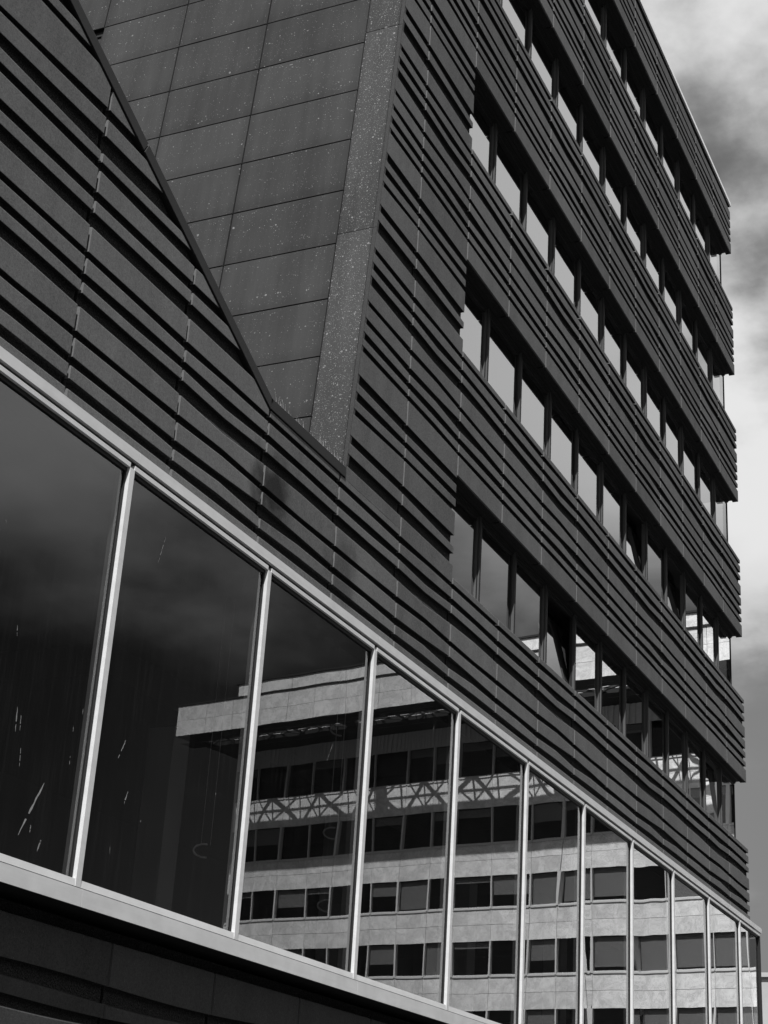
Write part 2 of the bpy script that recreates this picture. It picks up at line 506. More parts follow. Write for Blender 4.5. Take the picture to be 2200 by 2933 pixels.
# left low volume: columns -2 .. 2
co_a, co_b = Vector((1.163, 0, 1.238)), Vector((1.692, 0, .978))
d_ = (co_b - co_a).normalized()
slope_no = Vector((-d_.z, 0, d_.x))                 # upward normal of the sloping parapet
for k in range(-2, 3):
    rb = []
    for bb in (B[2], B[1]):
        rb += [(bb, r) for r in range(0, 8)] + [(bb, r) for r in range(8, 12)]
    rb += [(B[0], r) for r in range(0, 7)]
    top = 1.60 if k < 0 else 1.32 if k < 2 else .978
    xl = 1.2625 + .2168 * k
    topz = .978 + (1.692 - xl) * 0.4915 + .01 if k < 2 else .9747
    keep = [(bb, r) for (bb, r) in rb if bb + rib(r, k, True)[1] < topz - .001 and bb + rib(r, k + 1, True)[1] < topz]
    keep = [q for q in keep]
    ztop = max(topz, keep[0][0] + max(rib(keep[0][1], k, True)[0], rib(keep[0][1], k + 1, True)[0]) + .002) if k < 2 else .9747
    clip = [((co_b - Vector((xl, 0, 0))) * K - slope_no * .022, slope_no)] if k < 2 else []
    me = panel_mesh('cladding_panel', k, keep, ztop, .757, True, clip=clip)
    put('cladding_panel', me, OB, (XJ(k), K, EYE))
# pier columns 3 and 4, storey by storey, cut along the leaning edge
corner_no = Vector((-1, 0, SL)).normalized()
for j in range(0, 6):
    bb = B[j]
    zt = (B[j + 1] - .0145) if j < 5 else 3.085
    zb = (bb - .0145) if j else .757
    for k in (3, 4):
        up_ = [(B[j + 1], r) for r in range(8, 12)] if j < 5 else []
        lo = [(bb, r) for r in range(0, 8 if j else 7)]
        if j == 5: lo = [(bb, r) for r in range(3, 8)]
        rb = up_ + lo; zb_ = zb
        if j == 0 and k == 3:
            put('cladding_panel', panel_mesh('cladding_panel', k, lo, .9747, zb, True), OB, (XJ(k), K, EYE))
            rb = up_ + [(bb, 0)]; zb_ = .9748
        x_at = 1.832 + SL * zb_
        if x_at > 1.2625 + .2168 * (k + 1) - .01: continue
        clip = [((Vector((1.832 - 1.2625 - .2168 * k, 0, 0))) * K + Vector((0.004, 0, 0)), corner_no)]
        put('cladding_panel', panel_mesh('cladding_panel', k, rb, zt, zb_, True, clip=clip), OB, (XJ(k), K, EYE))
# spandrels right of the pier: one mesh per phase, shared
span = {}
for k in range(5, 15):
    ph = k % 3 if k < 14 else 'end'
    if ph not in span:
        kk = {0: 6, 1: 7, 2: 5, 'end': 14}[ph]; tl = .085 if k == 14 else None
        span[ph] = (panel_mesh('cladding_panel', kk, [(0, r) for r in range(0, 8)], .242, 0.0, False, tail=tl),
                    panel_mesh('cladding_panel', kk, [(0, r) for r in range(0, 7)], .242, .0265, False, tail=tl),
                    panel_mesh('cladding_panel', kk, [(0, r) for r in range(3, 8)], .172, 0.0, False, tail=tl))
    for j in range(0, 6):
        me = span[ph][1 if j == 0 else 2 if j == 5 else 0]
        put('cladding_panel', me, OB, (XJ(k), K, Z(B[j])))
# base, under the glazed storey
BASE = [(.2393, .1955), (.1785, .1663), (.1561, .137), (.118, .092), (.078, .063), (.05, .005), (-.02, -.06), (-.085, -.11), (-.13, -.185)]


def base_fn(bb, r, k):
    t, b_ = BASE[r]
    w = .0035 * math.sin(k * 2.1 + r * 1.7)
    return t + (w if r else 0), b_ + .003 * math.sin(k * 2.1 + r * 1.7 + 1.0)


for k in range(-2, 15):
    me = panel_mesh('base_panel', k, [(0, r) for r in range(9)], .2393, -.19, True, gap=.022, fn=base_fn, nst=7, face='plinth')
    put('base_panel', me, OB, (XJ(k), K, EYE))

# solid structure behind the panels
b = MB()
b.box(XJ(-3), XJ(3), K + .142, K + .6, 0, Z(.255))
b.box(XJ(3), XJ(15) - .02, K + .142, K + .6, 0, Z(.255))
put('plinth_wall', b.mesh('plinth_wall', M['core']), OB, (0, 0, 0))
# low volume backing with sloping top
b = MB()


def prism(b, poly, y0, y1, mi=0):
    n = len(poly); i = len(b.v)
    b.v += [(x, y0, z) for x, z in poly] + [(x, y1, z) for x, z in poly]
    b.f.append(tuple(range(i, i + n))); b.m.append(mi)
    b.f.append(tuple(range(i + 2 * n - 1, i + n - 1, -1))); b.m.append(mi)
    for q in range(n):
        r = (q + 1) % n
        b.f.append((i + q, i + r, i + n + r, i + n + q)); b.m.append(mi)


sl = (1.238 - .978) / (1.692 - 1.163)
zl = .978 + (1.692 - .60) * sl
prism(b, [(.60 * K, Z(.76)), (1.925 * K, Z(.76)), (1.925 * K, Z(.972)), (1.692 * K, Z(.972)), (.60 * K, Z(zl - .006))], K + .142, K + 11)
put('low_wing', b.mesh('low_wing', M['core']), OB, (0, 0, 0))
b = MB()   # pier core, against the windows
prism(b, [((1.838 + SL * .76) * K, Z(.76)), (2.344 * K, Z(.76)), (2.344 * K, Z(3.08)), ((1.838 + SL * 3.08) * K, Z(3.08))], K + .142, K + 2.9)
put('pier_core', b.mesh('pier_core', M['core']), OB, (0, 0, 0))
b = MB()   # tower body behind the offices
prism(b, [((1.842 + SL * .70) * K, Z(.70)), (XJ(15) - .03, Z(.70)), (XJ(15) - .03, Z(3.07)), ((1.842 + SL * 3.07) * K, Z(3.07))], K + 3.0, K + 16)
put('tower_core', b.mesh('tower_core', M['inside']), OB, (0, 0, 0))
for j in range(0, 6):
    b = MB(); b.box(2.346 * K, XJ(15) - .02, K + .142, K + 3.0, Z(B[j]) + .02, Z(B[j] + (.236 if j < 5 else .17)))
    put('floor_slab', b.mesh('floor_slab', M['inside']), OB, (0, 0, 0))

# end wall: leaning panels with open joints
b = MB()
prism(b, [((1.832 + SL * .90) * K + .10, Z(.90)), ((1.832 + SL * .90) * K + .25, Z(.90)), ((1.832 + SL * 3.08) * K + .25, Z(3.08)), ((1.832 + SL * 3.08) * K + .10, Z(3.08))], 1.0 * K + .06, 2.6 * K)
put('end_wall_core', b.mesh('end_wall_core', M['gasket']), OB, (0, 0, 0))
YJ = [1.0705, 1.279, 1.466, 1.655, 1.85, 2.04, 2.23, 2.42]
ZJ = [.876 + .1087 * i for i in range(0, 21)]
dirn = Vector((SL, 0, 1)).normalized()


def leaning(name, y0, y1, z0, z1, mt, g=.011, th=.032, off=0.0, parent=OB):
    b = MB()
    zz = [(z0 * K + g * .7), (z1 * K - g * .7)]
    y0m, y1m = y0 * K + g, y1 * K - g
    be = .003
    for (ya, yb, za, zb, xo, xi) in ((y0m, y1m, zz[0], zz[1], be, th), ):
        pts = []
        for x_, e in ((0, be), (be, 0), (th, 0)):
            for (y, z) in ((ya + e, za + e), (yb - e, za + e), (yb - e, zb - e), (ya + e, zb - e)):
                pts.append(((1.832 * K + SL * z) + x_ + off, y, z))
        i = len(b.v); b.v += pts
        b.f.append((i, i + 1, i + 2, i + 3)); b.m.append(0)
        for lv in (0, 4):
            for q in range(4):
                r = (q + 1) % 4
                b.f.append((i + lv + q, i + lv + r, i + lv + 4 + r, i + lv + 4 + q)); b.m.append(0)
    o0 = Vector(((1.832 + SL * z0) * K, y0 * K, z0 * K))
    b.v = [tuple(Vector(q) - o0) for q in b.v]
    return put(name, b.mesh(name, mt), parent, o0 + Vector((0, 0, EYE)))


cache = {}
for ci in range(len(YJ) - 1):
    for zi in range(len(ZJ) - 1):
        if ci == 3 and 1.70 < ZJ[zi] < 2.0: continue        # the window
        key = ci
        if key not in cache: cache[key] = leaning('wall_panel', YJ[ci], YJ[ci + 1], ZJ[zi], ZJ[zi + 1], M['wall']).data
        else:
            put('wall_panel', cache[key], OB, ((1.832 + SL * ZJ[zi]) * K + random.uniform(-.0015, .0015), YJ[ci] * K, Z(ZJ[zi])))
for z0 in (.56, .998, 1.437, 1.876, 2.315, 2.70):
    leaning('edge_strip', 1.0075, 1.0705, max(z0, .974), min(z0 + .439, 3.08), M['strip'], g=.004, th=.05)
    leaning('edge_trim', 1.0005, 1.0075, max(z0, .974), min(z0 + .439, 3.08), M['trim'], g=.0004, th=.05, off=.004)
# end-wall window
wr = put('window', None, OB, ((1.832 + SL * 1.745) * K, 1.655 * K, Z(1.745)), label='window in the leaning end wall')
b = MB(); h0, h1, w = 0, .327 * K, .19 * K
for (ya, yb, za, zb) in ((.01, w, h1 - .12, h1 - .03), (.01, .06, 0, h1 - .12), (w - .06, w, 0, h1 - .12), (.06, w - .06, 0, .08), (.06, w - .06, h1 - .45, h1 - .40)):
    b.quad((SL * za + .06, ya, za), (SL * za + .06, yb, za), (SL * zb + .06, yb, zb), (SL * zb + .06, ya, zb))
    b.quad((SL * za + .11, ya, za), (SL * za + .11, yb, za), (SL * zb + .11, yb, zb), (SL * zb + .11, ya, zb))
    b.quad((SL * za + .06, ya, za), (SL * za + .11, ya, za), (SL * zb + .11, ya, zb), (SL * zb + .06, ya, zb))
    b.quad((SL * za + .06, ya, za), (SL * za + .11, ya, za), (SL * za + .11, yb, za), (SL * za + .06, yb, za))
put('frame', b.mesh('frame', M['post']), wr, ((1.832 + SL * 1.745) * K, 1.655 * K, Z(1.745)))
b = MB(); b.quad((.1, .05, .06), (.1, w - .05, .06), (SL * h1 + .1, w - .05, h1 - .1), (SL * h1 + .1, .05, h1 - .1))
b.quad((.11, .05, .06), (.11, w - .05, .06), (SL * h1 + .11, w - .05, h1 - .1), (SL * h1 + .11, .05, h1 - .1))
put('pane', b.mesh('pane', M['gasket']), wr, ((1.832 + SL * 1.745) * K, 1.655 * K, Z(1.745)))

# parapet coping of the low wing: a sloping run and a short level run
def coping(x0, z0, x1, z1, y0=K - .012, y1=K + .45, th=.135):
    a, c = Vector((x0 * K, 0, Z(z0))), Vector((x1 * K, 0, Z(z1)))
    d = (c - a).normalized(); n = Vector((-d.z, 0, d.x))
    b = MB()
    prism(b, [(a.x, a.z), (c.x, c.z), ((c + n * th).x, (c + n * th).z), ((a + n * th).x, (a + n * th).z)], y0, y1)
    b2 = MB()
    o0 = a.copy(); o0.y = K
    b.v = [tuple(Vector(q) - o0) for q in b.v]
    me = b.mesh('coping', M['cop'])
    o = put('coping', me, OB, o0)
    bv = o.modifiers.new('bevel', 'BEVEL'); bv.width = .006; bv.segments = 2
    return o


zsl = lambda x: .978 + (1.692 - x) * sl
for xa, xb in ((.62, .98), (.9815, 1.3385), (1.340, 1.6935)):
    coping(xa, zsl(xa) - .0005, xb, zsl(xb) - .0005)
coping(1.6948, .9765, 1.9285, .9765)

# roof trim of the tower
for k in range(3, 15):
    x0 = XJ(k) + .003 if k > 3 else (1.832 + SL * 3.085) * K
    b = MB(); b.box(0, (XJ(k + 1) - .003) - x0 + (.115 if k == 14 else 0), -.03, .5, 0, .095)
    put('roof_trim', b.mesh('roof_trim', M['copl']), OB, (x0, K, Z(3.093)))
b = MB(); b.box(2.15 * K, XJ(15) - .01, K - .02, K + .4, Z(3.083), Z(3.093) - .002)
put('trim_bed', b.mesh('trim_bed', M['gasket']), OB, (0, 0, 0))

# ------------------------------------------------------------------ strip windows of the tower
WP = (XJ(15) - XJ(5)) / 12
YG = K + .272            # glass
YP = K + .205            # front of the posts
HW = .1895 * K
b = MB()
fx0, fx1 = .0, WP
# frame: local x from the axis of the post on the left to the axis on the right
fr = MB()
for (a0, a1, c0, c1) in ((.034, WP - .034, 0, .05), (.034, WP - .034, HW - .09, HW - .0), (.034, .058, .05, HW - .09), (WP - .070, WP - .034, .05, HW - .09)):
    fr.box(a0, a1, -.022, .02, c0, c1)
fr.box(.034, WP - .034, -.045, -.022, HW - .045, HW)
fr.box(.034, WP - .034, -.065, -.045, HW - .02, HW)
frame_me = fr.mesh('frame', M['dark'])


def pane_mesh(name, w, h, front, th=.012, wave=.0003, seed=0):
    # a sealed glass unit: thin slab whose outer face is very slightly dished and wavy
    rnd = random.Random(seed * 7 + 3)
    nx, nz = 16, 20
    tilt = (rnd.uniform(-1, 1) * .0012, rnd.uniform(-1, 1) * .0009)
    wv = [(rnd.uniform(1.5, 5) / 2.5, rnd.uniform(.5, 4) / 3.5, rnd.uniform(0, 6.3), rnd.uniform(.3, 1)) for _ in range(5)]
    pil = rnd.uniform(.6, 1.6) * rnd.choice((1, 1, -1))
    vs = []
    for a in range(nx + 1):
        for c in range(nz + 1):
            # denser near the edges, where the pane bends most
            u = .5 - .5 * math.cos(math.pi * a / nx); v = .5 - .5 * math.cos(math.pi * c / nz)
            y = wave * pil * ((2 * u - 1) ** 4 + .6 * (2 * v - 1) ** 4) + tilt[0] * (u - .5) * w + tilt[1] * (v - .5) * h
            for fx, fz, ph, am in wv: y += wave * .35 * am * math.sin(6.283 * (fx * u * w / 1.2 + fz * v * h / 1.6) * .5 + ph)
            vs.append((u * w, y, v * h))
    off = len(vs)
    fs, mi = [], []
    for a in range(nx):
        for c in range(nz):
            q = a * (nz + 1) + c
            fs.append((q, q + nz + 1, q + nz + 2, q + 1)); mi.append(0)
    vs += [(0, th, 0), (w, th, 0), (w, th, h), (0, th, h)]
    fs.append((off, off + 3, off + 2, off + 1)); mi.append(1)
    me = bpy.data.meshes.new(name); me.from_pydata(vs, [], fs)
    me.materials.append(M[front]); me.materials.append(M['clear'])
    me.polygons.foreach_set('material_index', mi)
    me.polygons.foreach_set('use_smooth', [True] * len(fs))
    me.update()
    return me


PW = WP - .058 - .07
pane_mes = [pane_mesh('pane', PW, HW - .14, 'g2', wave=.00035, seed=q) for q in range(6)]
post_me = {}
for wide in (0, 1):
    b = MB()
    b.box(-.026, .032, 0, YG + .03 - YP, 0, HW); b.m[-1] = 1
    if wide:
        b.box(-.075, -.028, .026, YG + .03 - YP, 0, HW); b.m[-1] = 1
    post_me[wide] = b.mesh('post', [M['post'], M['reveal']])
soff_me = MB(); soff_me.box(.006, P - .006, .146, .62, .0, .016); soff_me.box(.006, P - .006, .30, .34, -.012, -.0005); soff_me = soff_me.mesh('soffit_board', M['alu_dark'])
sill_me = MB(); sill_me.box(.002, P - .002, .051, .36, -.02, -.004); sill_me = sill_me.mesh('sill_board', M['dark'])
OPEN = {(0, 3): 7, (0, 10): 4, (1, 6): 6, (1, 8): 7}
for j in range(0, 5):
    zs = Z(B[j] + .242); zh = Z(B[j + 1])
    hh = zh - zs
    for i in range(12):
        x = XJ(5) + WP * i
        wr = put('window', None, OB, (x, YG, zs))
        f = put('frame', frame_me, wr, (x, YG, zs))
        p = put('pane', pane_mes[(i * 5 + j * 3) % 6], wr, (x + .058, YG - .006, zs + .05))
        f.scale.z = hh / HW; p.scale.z = hh / HW
        if (j, i) in OPEN:
            p.rotation_euler.x = math.radians(-OPEN[(j, i)])
    for i in range(13):
        x = XJ(5) + WP * i
        if i == 0: x += .05
        if i == 12: x -= .04
        q = put('post', post_me[1 if i % 2 and i < 12 else 0], OB, (x, YP + (.06 if i == 12 else 0), zs)); q.scale.z = hh / HW
    for k in range(5, 15):
        put('soffit_board', soff_me, OB, (XJ(k), K, zh + .004))
        put('sill_board', sill_me, OB, (XJ(k), K, zs))

# ------------------------------------------------------------------ the glazed storey that stands out
KF = .9763 * K
zb0, zb1 = .2597, .2773      # lower fascia
zg0, zg1 = .2851, .7365      # glass
S3 = .3255 * K
XM = 1.365 * K
XE = 4.541 * K               # outer end
YGL = KF + .055
BXL = XM - 3 * S3            # left end, outside the picture
mull_x = [XM + S3 * i for i in range(-2, 10)]
MW = .074
m_me = MB(); m_me.box(0, MW, 0, .05, 0, (zg1 + .003 - zb1) * K); m_me.box(.012, MW - .012, .0502, .16, 0, (zg1 + .003 - zb1) * K, 1)
m_me = m_me.mesh('mullion', [M['alu'], M['inner']])
gk_me = MB(); gk_me.box(-.022, .0115, .04, .062, 0, (zg1 - zg0) * K); gk_me.box(MW - .0115, MW + .018, .04, .062, 0, (zg1 - zg0) * K); gk_me = gk_me.mesh('gasket', M['gasket'])
for x in mull_x:
    mu = put('mullion', m_me, OB, (x, KF, Z(zb1) + .004))
    put('gasket', gk_me, mu, (x, KF, Z(zg0)))
b = MB(); b.box(0, .07, 0, .09, 0, (zg1 + .003 - zb1) * K)
put('mullion', b.mesh('mullion', M['dark']), OB, (XE - .10, KF + .005, Z(zb1) + .004), label='dark corner mullion')
for i in range(len(mull_x)):
    x0 = mull_x[i] + MW - .012
    x1 = mull_x[i + 1] + .012 if i + 1 < len(mull_x) else XE - .09
    me = pane_mesh('glass_pane', x1 - x0, (zg1 - zg0) * K, 'g1', wave=.00028 if i < 3 else .0005 if i < 6 else .001, seed=i)
    put('glass_pane', me, OB, (x0, YGL, Z(zg0)))
    xs, xe = mull_x[i] + MW + .001, (mull_x[i + 1] - .001 if i + 1 < len(mull_x) else XE - .101)
    b = MB()        # inner sill piece with a slight fall
    i0 = len(b.v)
    L_ = xe - xs; h_ = (zg0 - zb1) * K - .004
    prism(b, [(0, 0), (0, 1)], 0, 1) if False else None
    b.quad((0, .003, 0), (L_, .003, 0), (L_, .009, h_), (0, .009, h_))
    b.quad((0, .009, h_), (L_, .009, h_), (L_, .08, h_ + .004), (0, .08, h_ + .004))
    b.quad((0, .08, 0), (L_, .08, 0), (L_, .003, 0), (0, .003, 0))
    b.quad((0, .08, h_ + .004), (L_, .08, h_ + .004), (L_, .08, 0), (0, .08, 0))
    for xx in (0, L_): b.quad((xx, .003, 0), (xx, .009, h_), (xx, .08, h_ + .004), (xx, .08, 0))
    put('sill_piece', b.mesh('sill_piece', M['alu']), OB, (xs, KF, Z(zb1) + .005))
    b = MB(); b.box(0, L_, .002, .05, (.7400 - .7400) * K, (.7454 - .7400) * K)
    put('head_piece', b.mesh('head_piece', M['alu']), OB, (xs, KF, Z(.7400)))
    b = MB(); b.box(0, L_, .035, .08, 0, .0048 * K)
    put('head_gasket', b.mesh('head_gasket', M['gasket']), OB, (xs, KF, Z(.7352)))
# fascia pieces, jointed at every second mullion
fj = [XM + .115 + S3 * i for i in range(-4, 10, 2)]
fj = [BXL - 2.0] + [q for q in fj if q > BXL] + [4.483 * K, XE + .12]
for a, c in zip(fj, fj[1:]):
    w = c - a - .005
    b = MB(); b.box(0, w, 0, .012, 0, (zb1 - zb0) * K - .002)
    me = b.mesh('sill_fascia', M['alu'])
    put('sill_fascia', me, OB, (a, KF, Z(zb0)))
    b = MB(); b.box(0, w, 0, .04, 0, .0127 * K); b.box(0, w, .04, .26, .0127 * K - .012, .0127 * K)
    put('head_fascia', b.mesh('head_fascia', M['alu']), OB, (a, KF - .004, Z(.7508)))
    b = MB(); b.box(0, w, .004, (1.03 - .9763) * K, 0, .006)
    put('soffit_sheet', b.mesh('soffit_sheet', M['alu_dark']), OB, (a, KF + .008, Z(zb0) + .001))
b = MB()
b.box(BXL - 2, XE + .1, KF + .045, KF + .2, Z(.7454), Z(.7505))
b.box(BXL - 2, XE - .02, KF + .085, K + .13, Z(.7375), Z(.7508) - .002)
b.box(BXL - 2, XE - .02, KF + .085, K + .40, Z(zb0) + .012, Z(.2835))
put('frame_core', b.mesh('frame_core', M['gasket']), OB, (0, 0, 0))
# room behind the glass
b = MB()
b.box(BXL - 2, XE - .1, K + .6, K + 7.5, Z(.255) - .1, Z(.255))
b.box(BXL - 2, XE - .1, K + .14, K + 7.5, Z(.7508), Z(.7508) + .1)
b.box(BXL - 2, XE - .1, K + 7.5, K + 7.7, Z(.25), Z(.76))
b.box(BXL - 2.2, BXL - 2, KF + .1, K + 7.7, Z(.25), Z(.76))
b.box(XE - .35, XE - .15, K + .2, K + 7.7, Z(.25), Z(.76))
put('show_room', b.mesh('show_room', M['inside']), OB, (0, 0, 0))
for i in range(0, 5):
    b = MB(); b.box(-.2, .2, -.2, .2, 0, .47 * K)
    put('column', b.mesh('column', M['conc']), OB, (XM + S3 * (2 * i + .6), K + 3.6, Z(.262)))

# chrome rings hanging in the room
def ring(x, z, y, rot, r=.095, lab=''):
    b = MB(); n = 14; pts = []
    for s in range(n + 1):
        a = math.radians(-100 + 200 * s / n); c = Vector((math.cos(a) * r * -1.3, 0, math.sin(a) * r * .75))
        pts.append(c)
    for p_, q_ in zip(pts, pts[1:]): b.bar(p_, q_, .018)
    for q in (-.05, .05): b.bar((q, 0, r * .7), (q, 0, Z(.75) - z), .004)
    me = b.mesh('curved_lamp', M['lamp'])
    o = put('curved_lamp', me, None, (x, y, z)); o['label'] = lab; o['category'] = 'lamp'; o['group'] = 'curved lamps behind the glazing'
    o.rotation_euler.z = rot


# dried streaks on the glass, kept thin
def blob(x, z, dx, dz, w, seed, y=YGL - .0025):
    rnd = random.Random(seed)
    b = MB(); n = 10
    L_ = []
    R_ = []
    for s in range(n + 1):
        t = s / n; ww = w * (math.sin(math.pi * min(1, max(0, t * .94 + .03))) ** .6) * rnd.uniform(.35, 1.2)
        cx, cz = dx * t + rnd.uniform(-.2, .2) * w, dz * t
        L_.append((cx - ww / 2, cz)); R_.append((cx + ww / 2, cz))
    for s in range(n):
        if rnd.random() < .16: continue
        (ax, az), (bx, bz) = L_[s], L_[s + 1]; (cx, cz), (ex, ez) = R_[s + 1], R_[s]
        b.quad((ax, 0, az), (bx, 0, bz), (cx, 0, cz), (ex, 0, ez)); b.quad((ax, .0015, az), (bx, .0015, bz), (cx, .0015, cz), (ex, .0015, ez))
    put('dried_streak', b.mesh('dried_streak', M['stain']), OB, (x, y, z))


STREAKS = [(10.531, 2.561, 10.77, 3.042, 0.03), (10.675, 2.611, 10.676, 2.672, 0.02), (10.805, 2.488, 10.838, 2.594, 0.03), (10.3, 3.344, 10.281, 3.546, 0.018), (10.356, 3.369, 10.341, 3.505, 0.014), (10.136, 4.104, 10.123, 4.189, 0.014), (10.417, 3.089, 10.401, 3.237, 0.014), (11.777, 3.51, 11.858, 3.695, 0.03), (11.952, 3.147, 11.991, 3.265, 0.03), (12.025, 5.463, 12.099, 5.752, 0.014), (11.079, 3.268, 11.073, 3.346, 0.01), (15.79, 4.532, 15.901, 4.753, 0.012), (18.706, 5.678, 18.723, 5.767, 0.02), (11.167, 3.737, 11.165, 3.788, 0.01), (9.779, 4.954, 9.77, 4.979, 0.012), (12.246, 3.048, 12.247, 3.064, 0.012), (11.829, 2.677, 11.818, 2.74, 0.01), (11.066, 3.556, 11.059, 3.604, 0.01), (13.488, 3.59, 13.49, 3.616, 0.012)]
for n_, (xa, za, xb, zb, w_) in enumerate(STREAKS):
    blob(xa, za + EYE, xb - xa, zb - za, w_ * (.8 if n_ == 0 else .55), n_)
for n_, (x_, z_) in enumerate([(17.84, 5.506), (14.883, 3.365), (17.852, 4.2), (17.843, 3.315)]):
    ring(x_, z_ + EYE, YGL + .9, -.95, lab=['small curved lamp hanging high behind the third glass bay', 'small curved lamp at mid height behind the second glass bay',
         'curved lamp behind the third glass bay, second from the top', 'lowest curved lamp behind the third glass bay'][n_])

# dry grass on the parapet
b = MB()
rnd = random.Random(3)
for n_ in range(150):
    t = rnd.random() ** .8
    x = (1.70 + t * .225) * K; y = K + rnd.uniform(.0, .10)
    dens = .5 + .5 * math.sin(t * 17) * math.sin(t * 41 + 1)
    if rnd.random() > .25 + .75 * dens: continue
    h = rnd.uniform(.06, .20) * (1.3 if rnd.random() < .1 else .8); w_ = rnd.uniform(.0012, .003); dx = rnd.uniform(-.4, .4) * h
    z0 = Z(.9765) + .125
    b.quad((x - w_, y, z0), (x + w_, y, z0), (x + dx * .5 + w_ * .7, y + .01, z0 + h * .6), (x + dx * .5 - w_ * .7, y + .01, z0 + h * .6))
    b.quad((x + dx * .5 - w_ * .7, y + .01, z0 + h * .6), (x + dx * .5 + w_ * .7, y + .01, z0 + h * .6), (x + dx + .0005, y + .02, z0 + h), (x + dx - .0005, y + .02, z0 + h))
g = put('dry_grass', b.mesh('dry_grass', M['grass'])); g['kind'] = 'stuff'; g['label'] = 'dry grass growing behind the low parapet'; g['category'] = 'grass'

# ------------------------------------------------------------------ marble-clad building across the street (seen in the glass)
TH = math.radians(80)
SO = 13.35 / 6 * 6
U = Vector((math.cos(TH), -math.sin(TH), 0))              # along its front, away from the ribbed building
NN = Vector((-math.sin(TH), -math.cos(TH), 0))            # out of its front, towards the camera
MB0 = root('marble_building', 'pale marble-clad office block with ribbon windows and a deep roof canopy, across the street', 'building', (80.1, 2 * YGL - 13.35, 0))
ORG = Vector((80.1, 2 * YGL - 13.35, 0))
ANG = math.atan2(U.y, U.x)


def W(u, n, z): return ORG + U * u + NN * n + Vector((0, 0, z + EYE))


def mput(name, me, u, n, z, parent=MB0, kind=None, label=None):
    o = bpy.data.objects.new(name, me); COL.objects.link(o); o.parent = parent
    loc = W(u, n, z)
    base = Vector(MB0.location)
    if parent is not MB0: o.location = (0, 0, 0); return o
    o.location = loc - base; o.rotation_euler = (0, 0, ANG)
    if kind: o['kind'] = kind
    return o


# local axes of every piece: x along U, y = into the building (minus NN), z up.  Check handedness
into = Vector((-U.y, U.x, 0))
SG = 1 if into.dot(-NN) > 0 else -1
G = 13.35
U0, U1 = .04 * G, 2.87 * G
rows = [(.07, .207), (.338, .475), (.605, .742), (.873, 1.010), (1.140, 1.272), (1.402, 1.556), (1.687, 1.842)]
BW = .15 * G
nb = int((U1 - U0) / BW)
BW = (U1 - U0) / nb


def lbox(b, x0, x1, y0, y1, z0, z1, mi=0):
    y0, y1 = (y0 * SG, y1 * SG); b.box(x0, x1, min(y0, y1), max(y0, y1), z0, z1, mi)


bands = [(rows[i][1], rows[i + 1][0]) for i in range(len(rows) - 1)]
slab_cache = {}
low = MB()
for bi, (z0, z1) in enumerate(bands):
    hz = (z1 - z0) * G / 2
    for r in range(2):
        for i in range(nb * 2 if bi < 0 else nb):
            if bi < 1:
                lbox(low, U0 + BW * i + .006, U0 + BW * (i + 1) - .006, -.0, .09, z0 * G + hz * r + .006, z0 * G + hz * (r + 1) - .006)
                continue
            key = round(hz, 3)
            if key not in slab_cache:
                b = MB(); lbox(b, .009, BW - .009, 0, .09, .009, hz - .009); slab_cache[key] = b.mesh('marble_slab', M['marble'])
            mput('marble_slab', slab_cache[key], U0 + BW * i, .0 + random.uniform(-.004, .004), z0 * G + hz * r)
mput('lower_marble', low.mesh('lower_marble', M['marble']), 0, 0, 0, kind='stuff')
b = MB(); lbox(b, U0 - .02, U1 - .02, .092, .3, -EYE, rows[0][0] * G); 
for z0, z1 in bands: lbox(b, U0, U1, .092, .35, z0 * G + .01, z1 * G - .01)
lbox(b, U0, U1, 5, 5.2, -EYE, 2.05 * G); lbox(b, U1 - .3, U1 - .02, .1, 26, -EYE, 2.05 * G); lbox(b, U0, U0 + .3, .1, 26, -EYE, 2.05 * G)
for z0, z1 in rows: lbox(b, U0, U1, .3, 5, z1 * G + .05, z1 * G + .25)
lbox(b, U0, U1, 25.8, 26, -EYE, 2.05 * G)
mput('structure_core', b.mesh('structure_core', M['soff']), 0, 0, 0)
for ri, (z0, z1) in enumerate(rows):
    h = (z1 - z0) * G
    b = MB(); lbox(b, .06, BW - .0, .10, .14, .05, h - .02, 0)
    pane = MB(); lbox(pane, .051, BW - .051, .12, .135, .06, h - .02, 1); pane.m[2] = 0; pane = pane.mesh('pane', [M['g3'], M['clear']])
    f = MB(); lbox(f, -.05, .05, -.05, .16, 0.0, h); lbox(f, .051, BW - .051, .02, .10, 0.0, .10); lbox(f, .0505, BW - .0505, -.05, -.006, -.05, .025)
    fme = f.mesh('window', M['white'])
    bls = {}
    for i in range(nb):
        w = mput('window', fme, U0 + BW * i, 0, z0 * G)
        o = bpy.data.objects.new('pane', pane); COL.objects.link(o); o.parent = w
        if ri < 1: continue
        d = random.choice((0.0, 0.0, .2, .45, .6, .85, 1.0, .97, .9)) if ri < 5 else random.choice((0, 0, .25, .25, .5))
        if d > 0:
            if d not in bls:
                bb_ = MB(); lbox(bb_, .07, BW - .07, .17, .18, h * (1 - d) + .03, h - .03); bls[d] = bb_.mesh('blind', M['blind'])
            o = bpy.data.objects.new('blind', bls[d]); COL.objects.link(o); o.parent = w
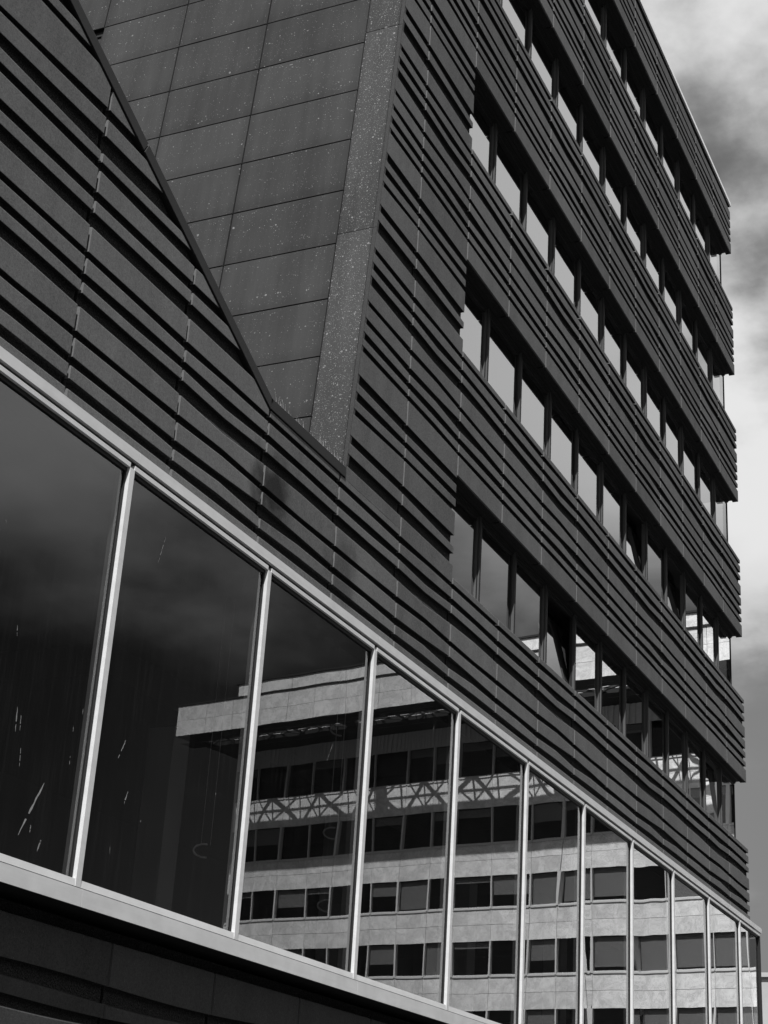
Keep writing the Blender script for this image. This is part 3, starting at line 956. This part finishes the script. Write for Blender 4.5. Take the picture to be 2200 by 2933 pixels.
# top storey: corrugated sheet, soffit, canopy with a lattice gap
b = MB(); x = U0; n_ = 0
while x < U1 - .1:
    lbox(b, x, x + .12, 0 if n_ % 2 else .05, .1 if n_ % 2 else .1, 1.842 * G, 1.925 * G); x += .12; n_ += 1
mput('corrugated_band', b.mesh('corrugated_band', M['corr']), 0, 0, 0, kind='stuff')
UC0, UC1 = .02 * G, 2.94 * G
zs, zt = 1.927 * G, 2.068 * G
b = MB()
lbox(b, UC0, UC1, -.150 * G, 5.0, zs, zs + .25)
lbox(b, UC0, UC1, -.348 * G, -.236 * G, zs, zs + .25)
lbox(b, UC0, UC1, -.348 * G, -.335 * G, zs + .25, zt - .05)
for q in range(0, 4): lbox(b, UC0 + 3 + 12.0 * q, UC0 + 3 + 12.0 * q + .9, -.237 * G, -.149 * G, zs + .02, zs + .24)
lbox(b, UC1 - .6, UC1, -.237 * G, -.149 * G, zs + .02, zs + .24)
mput('canopy', b.mesh('canopy', M['soff']), 0, 0, 0)
b = MB()
x = UC0; s_ = 0
ya, yb = -.236 * G * SG, -.15 * G * SG
while x < UC1 - 1.7:
    if s_ % 2: b.bar((x, ya, zs + .15), (x + 1.75, yb, zs + .15), .13)
    else: b.bar((x, yb, zs + .15), (x + 1.75, ya, zs + .15), .13)
    if s_ % 2: b.bar((x, yb, zs + .3), (x + 2.1, ya, zs + .3), .06)
    else: b.bar((x, ya, zs + .3), (x + 1.4, yb, zs + .3), .06)
    if s_ % 3 == 1: b.bar((x + .8, ya, zs + .3), (x + .8, yb, zs + .3), .06)
    b.bar((x, ya, zs + .15), (x, yb, zs + .15), .10)
    x += 1.75; s_ += 1
for yy in (.55,): b.bar((UC0, ya + (yb - ya) * yy, zs + .15), (UC1, ya + (yb - ya) * yy, zs + .15), .07)
mput('roof_lattice', b.mesh('roof_lattice', M['steel']), 0, 0, 0)
b = MB()
for yy in (-.29, -.25, -.10):
    x = UC0 + 1
    while x < UC1 - 2: lbox(b, x, x + 1.5, yy * G, yy * G + .05, zs - .02, zs - .002); x += 2.0
mput('soffit_strip', b.mesh('soffit_strip', M['steel']), 0, 0, 0, kind='stuff')
fh = (zt - zs) / 2
b = MB(); lbox(b, .009, BW - .009, 0, .09, .009, fh - .009); fas = b.mesh('marble_slab', M['marble'])
nfa = int((UC1 - UC0) / BW)
for i in range(nfa):
    for r in range(2): mput('marble_slab', fas, UC1 - BW * (i + 1), .35 * G, zs + fh * r)
b = MB(); lbox(b, UC0, UC1 + .05, -.354 * G, -.3 * G, zt, zt + .10); lbox(b, UC0, 2.872 * G, -.056 * G, .0, 2.25 * G, 2.25 * G + .12)
lbox(b, UC1 - .02, UC1 + .01, -.347 * G, 4, zs + .03, zt)
mput('canopy_edge', b.mesh('canopy_edge', M['soff']), 0, 0, 0)
b = MB()
x = 2.857 * G
while x > UC0 + BW:
    lbox(b, x - BW + .01, x - .01, -.05 * G, 0, zs + .26, 2.25 * G - .01); x -= BW
mput('parapet_marble', b.mesh('parapet_marble', M['marble']), 0, 0, 0)

# ------------------------------------------------------------------ pale building far down the street
FB = root('concrete_building', 'pale concrete building far down the street, just past the glazed corner', 'building', (118, 20, 0))
b = MB(); b.box(0, 22, 0, 14, 0, 16.75 + EYE - .3)
put('wall', b.mesh('wall', M['conc']), FB, (118, 12, 0))
b = MB(); b.box(-.2, 22.2, -.2, 14.2, 0, .3)
put('roof_edge', b.mesh('roof_edge', M['conc']), FB, (118, 12, 16.75 + EYE - .3))
for zr in range(4):
    for i in range(5):
        b = MB(); b.box(-.03, .03, 0, 1.6, 0, 1.7)
        put('window', b.mesh('window', M['g3']), FB, (117.98, 13 + 2.6 * i, 2.2 + 3.7 * zr))
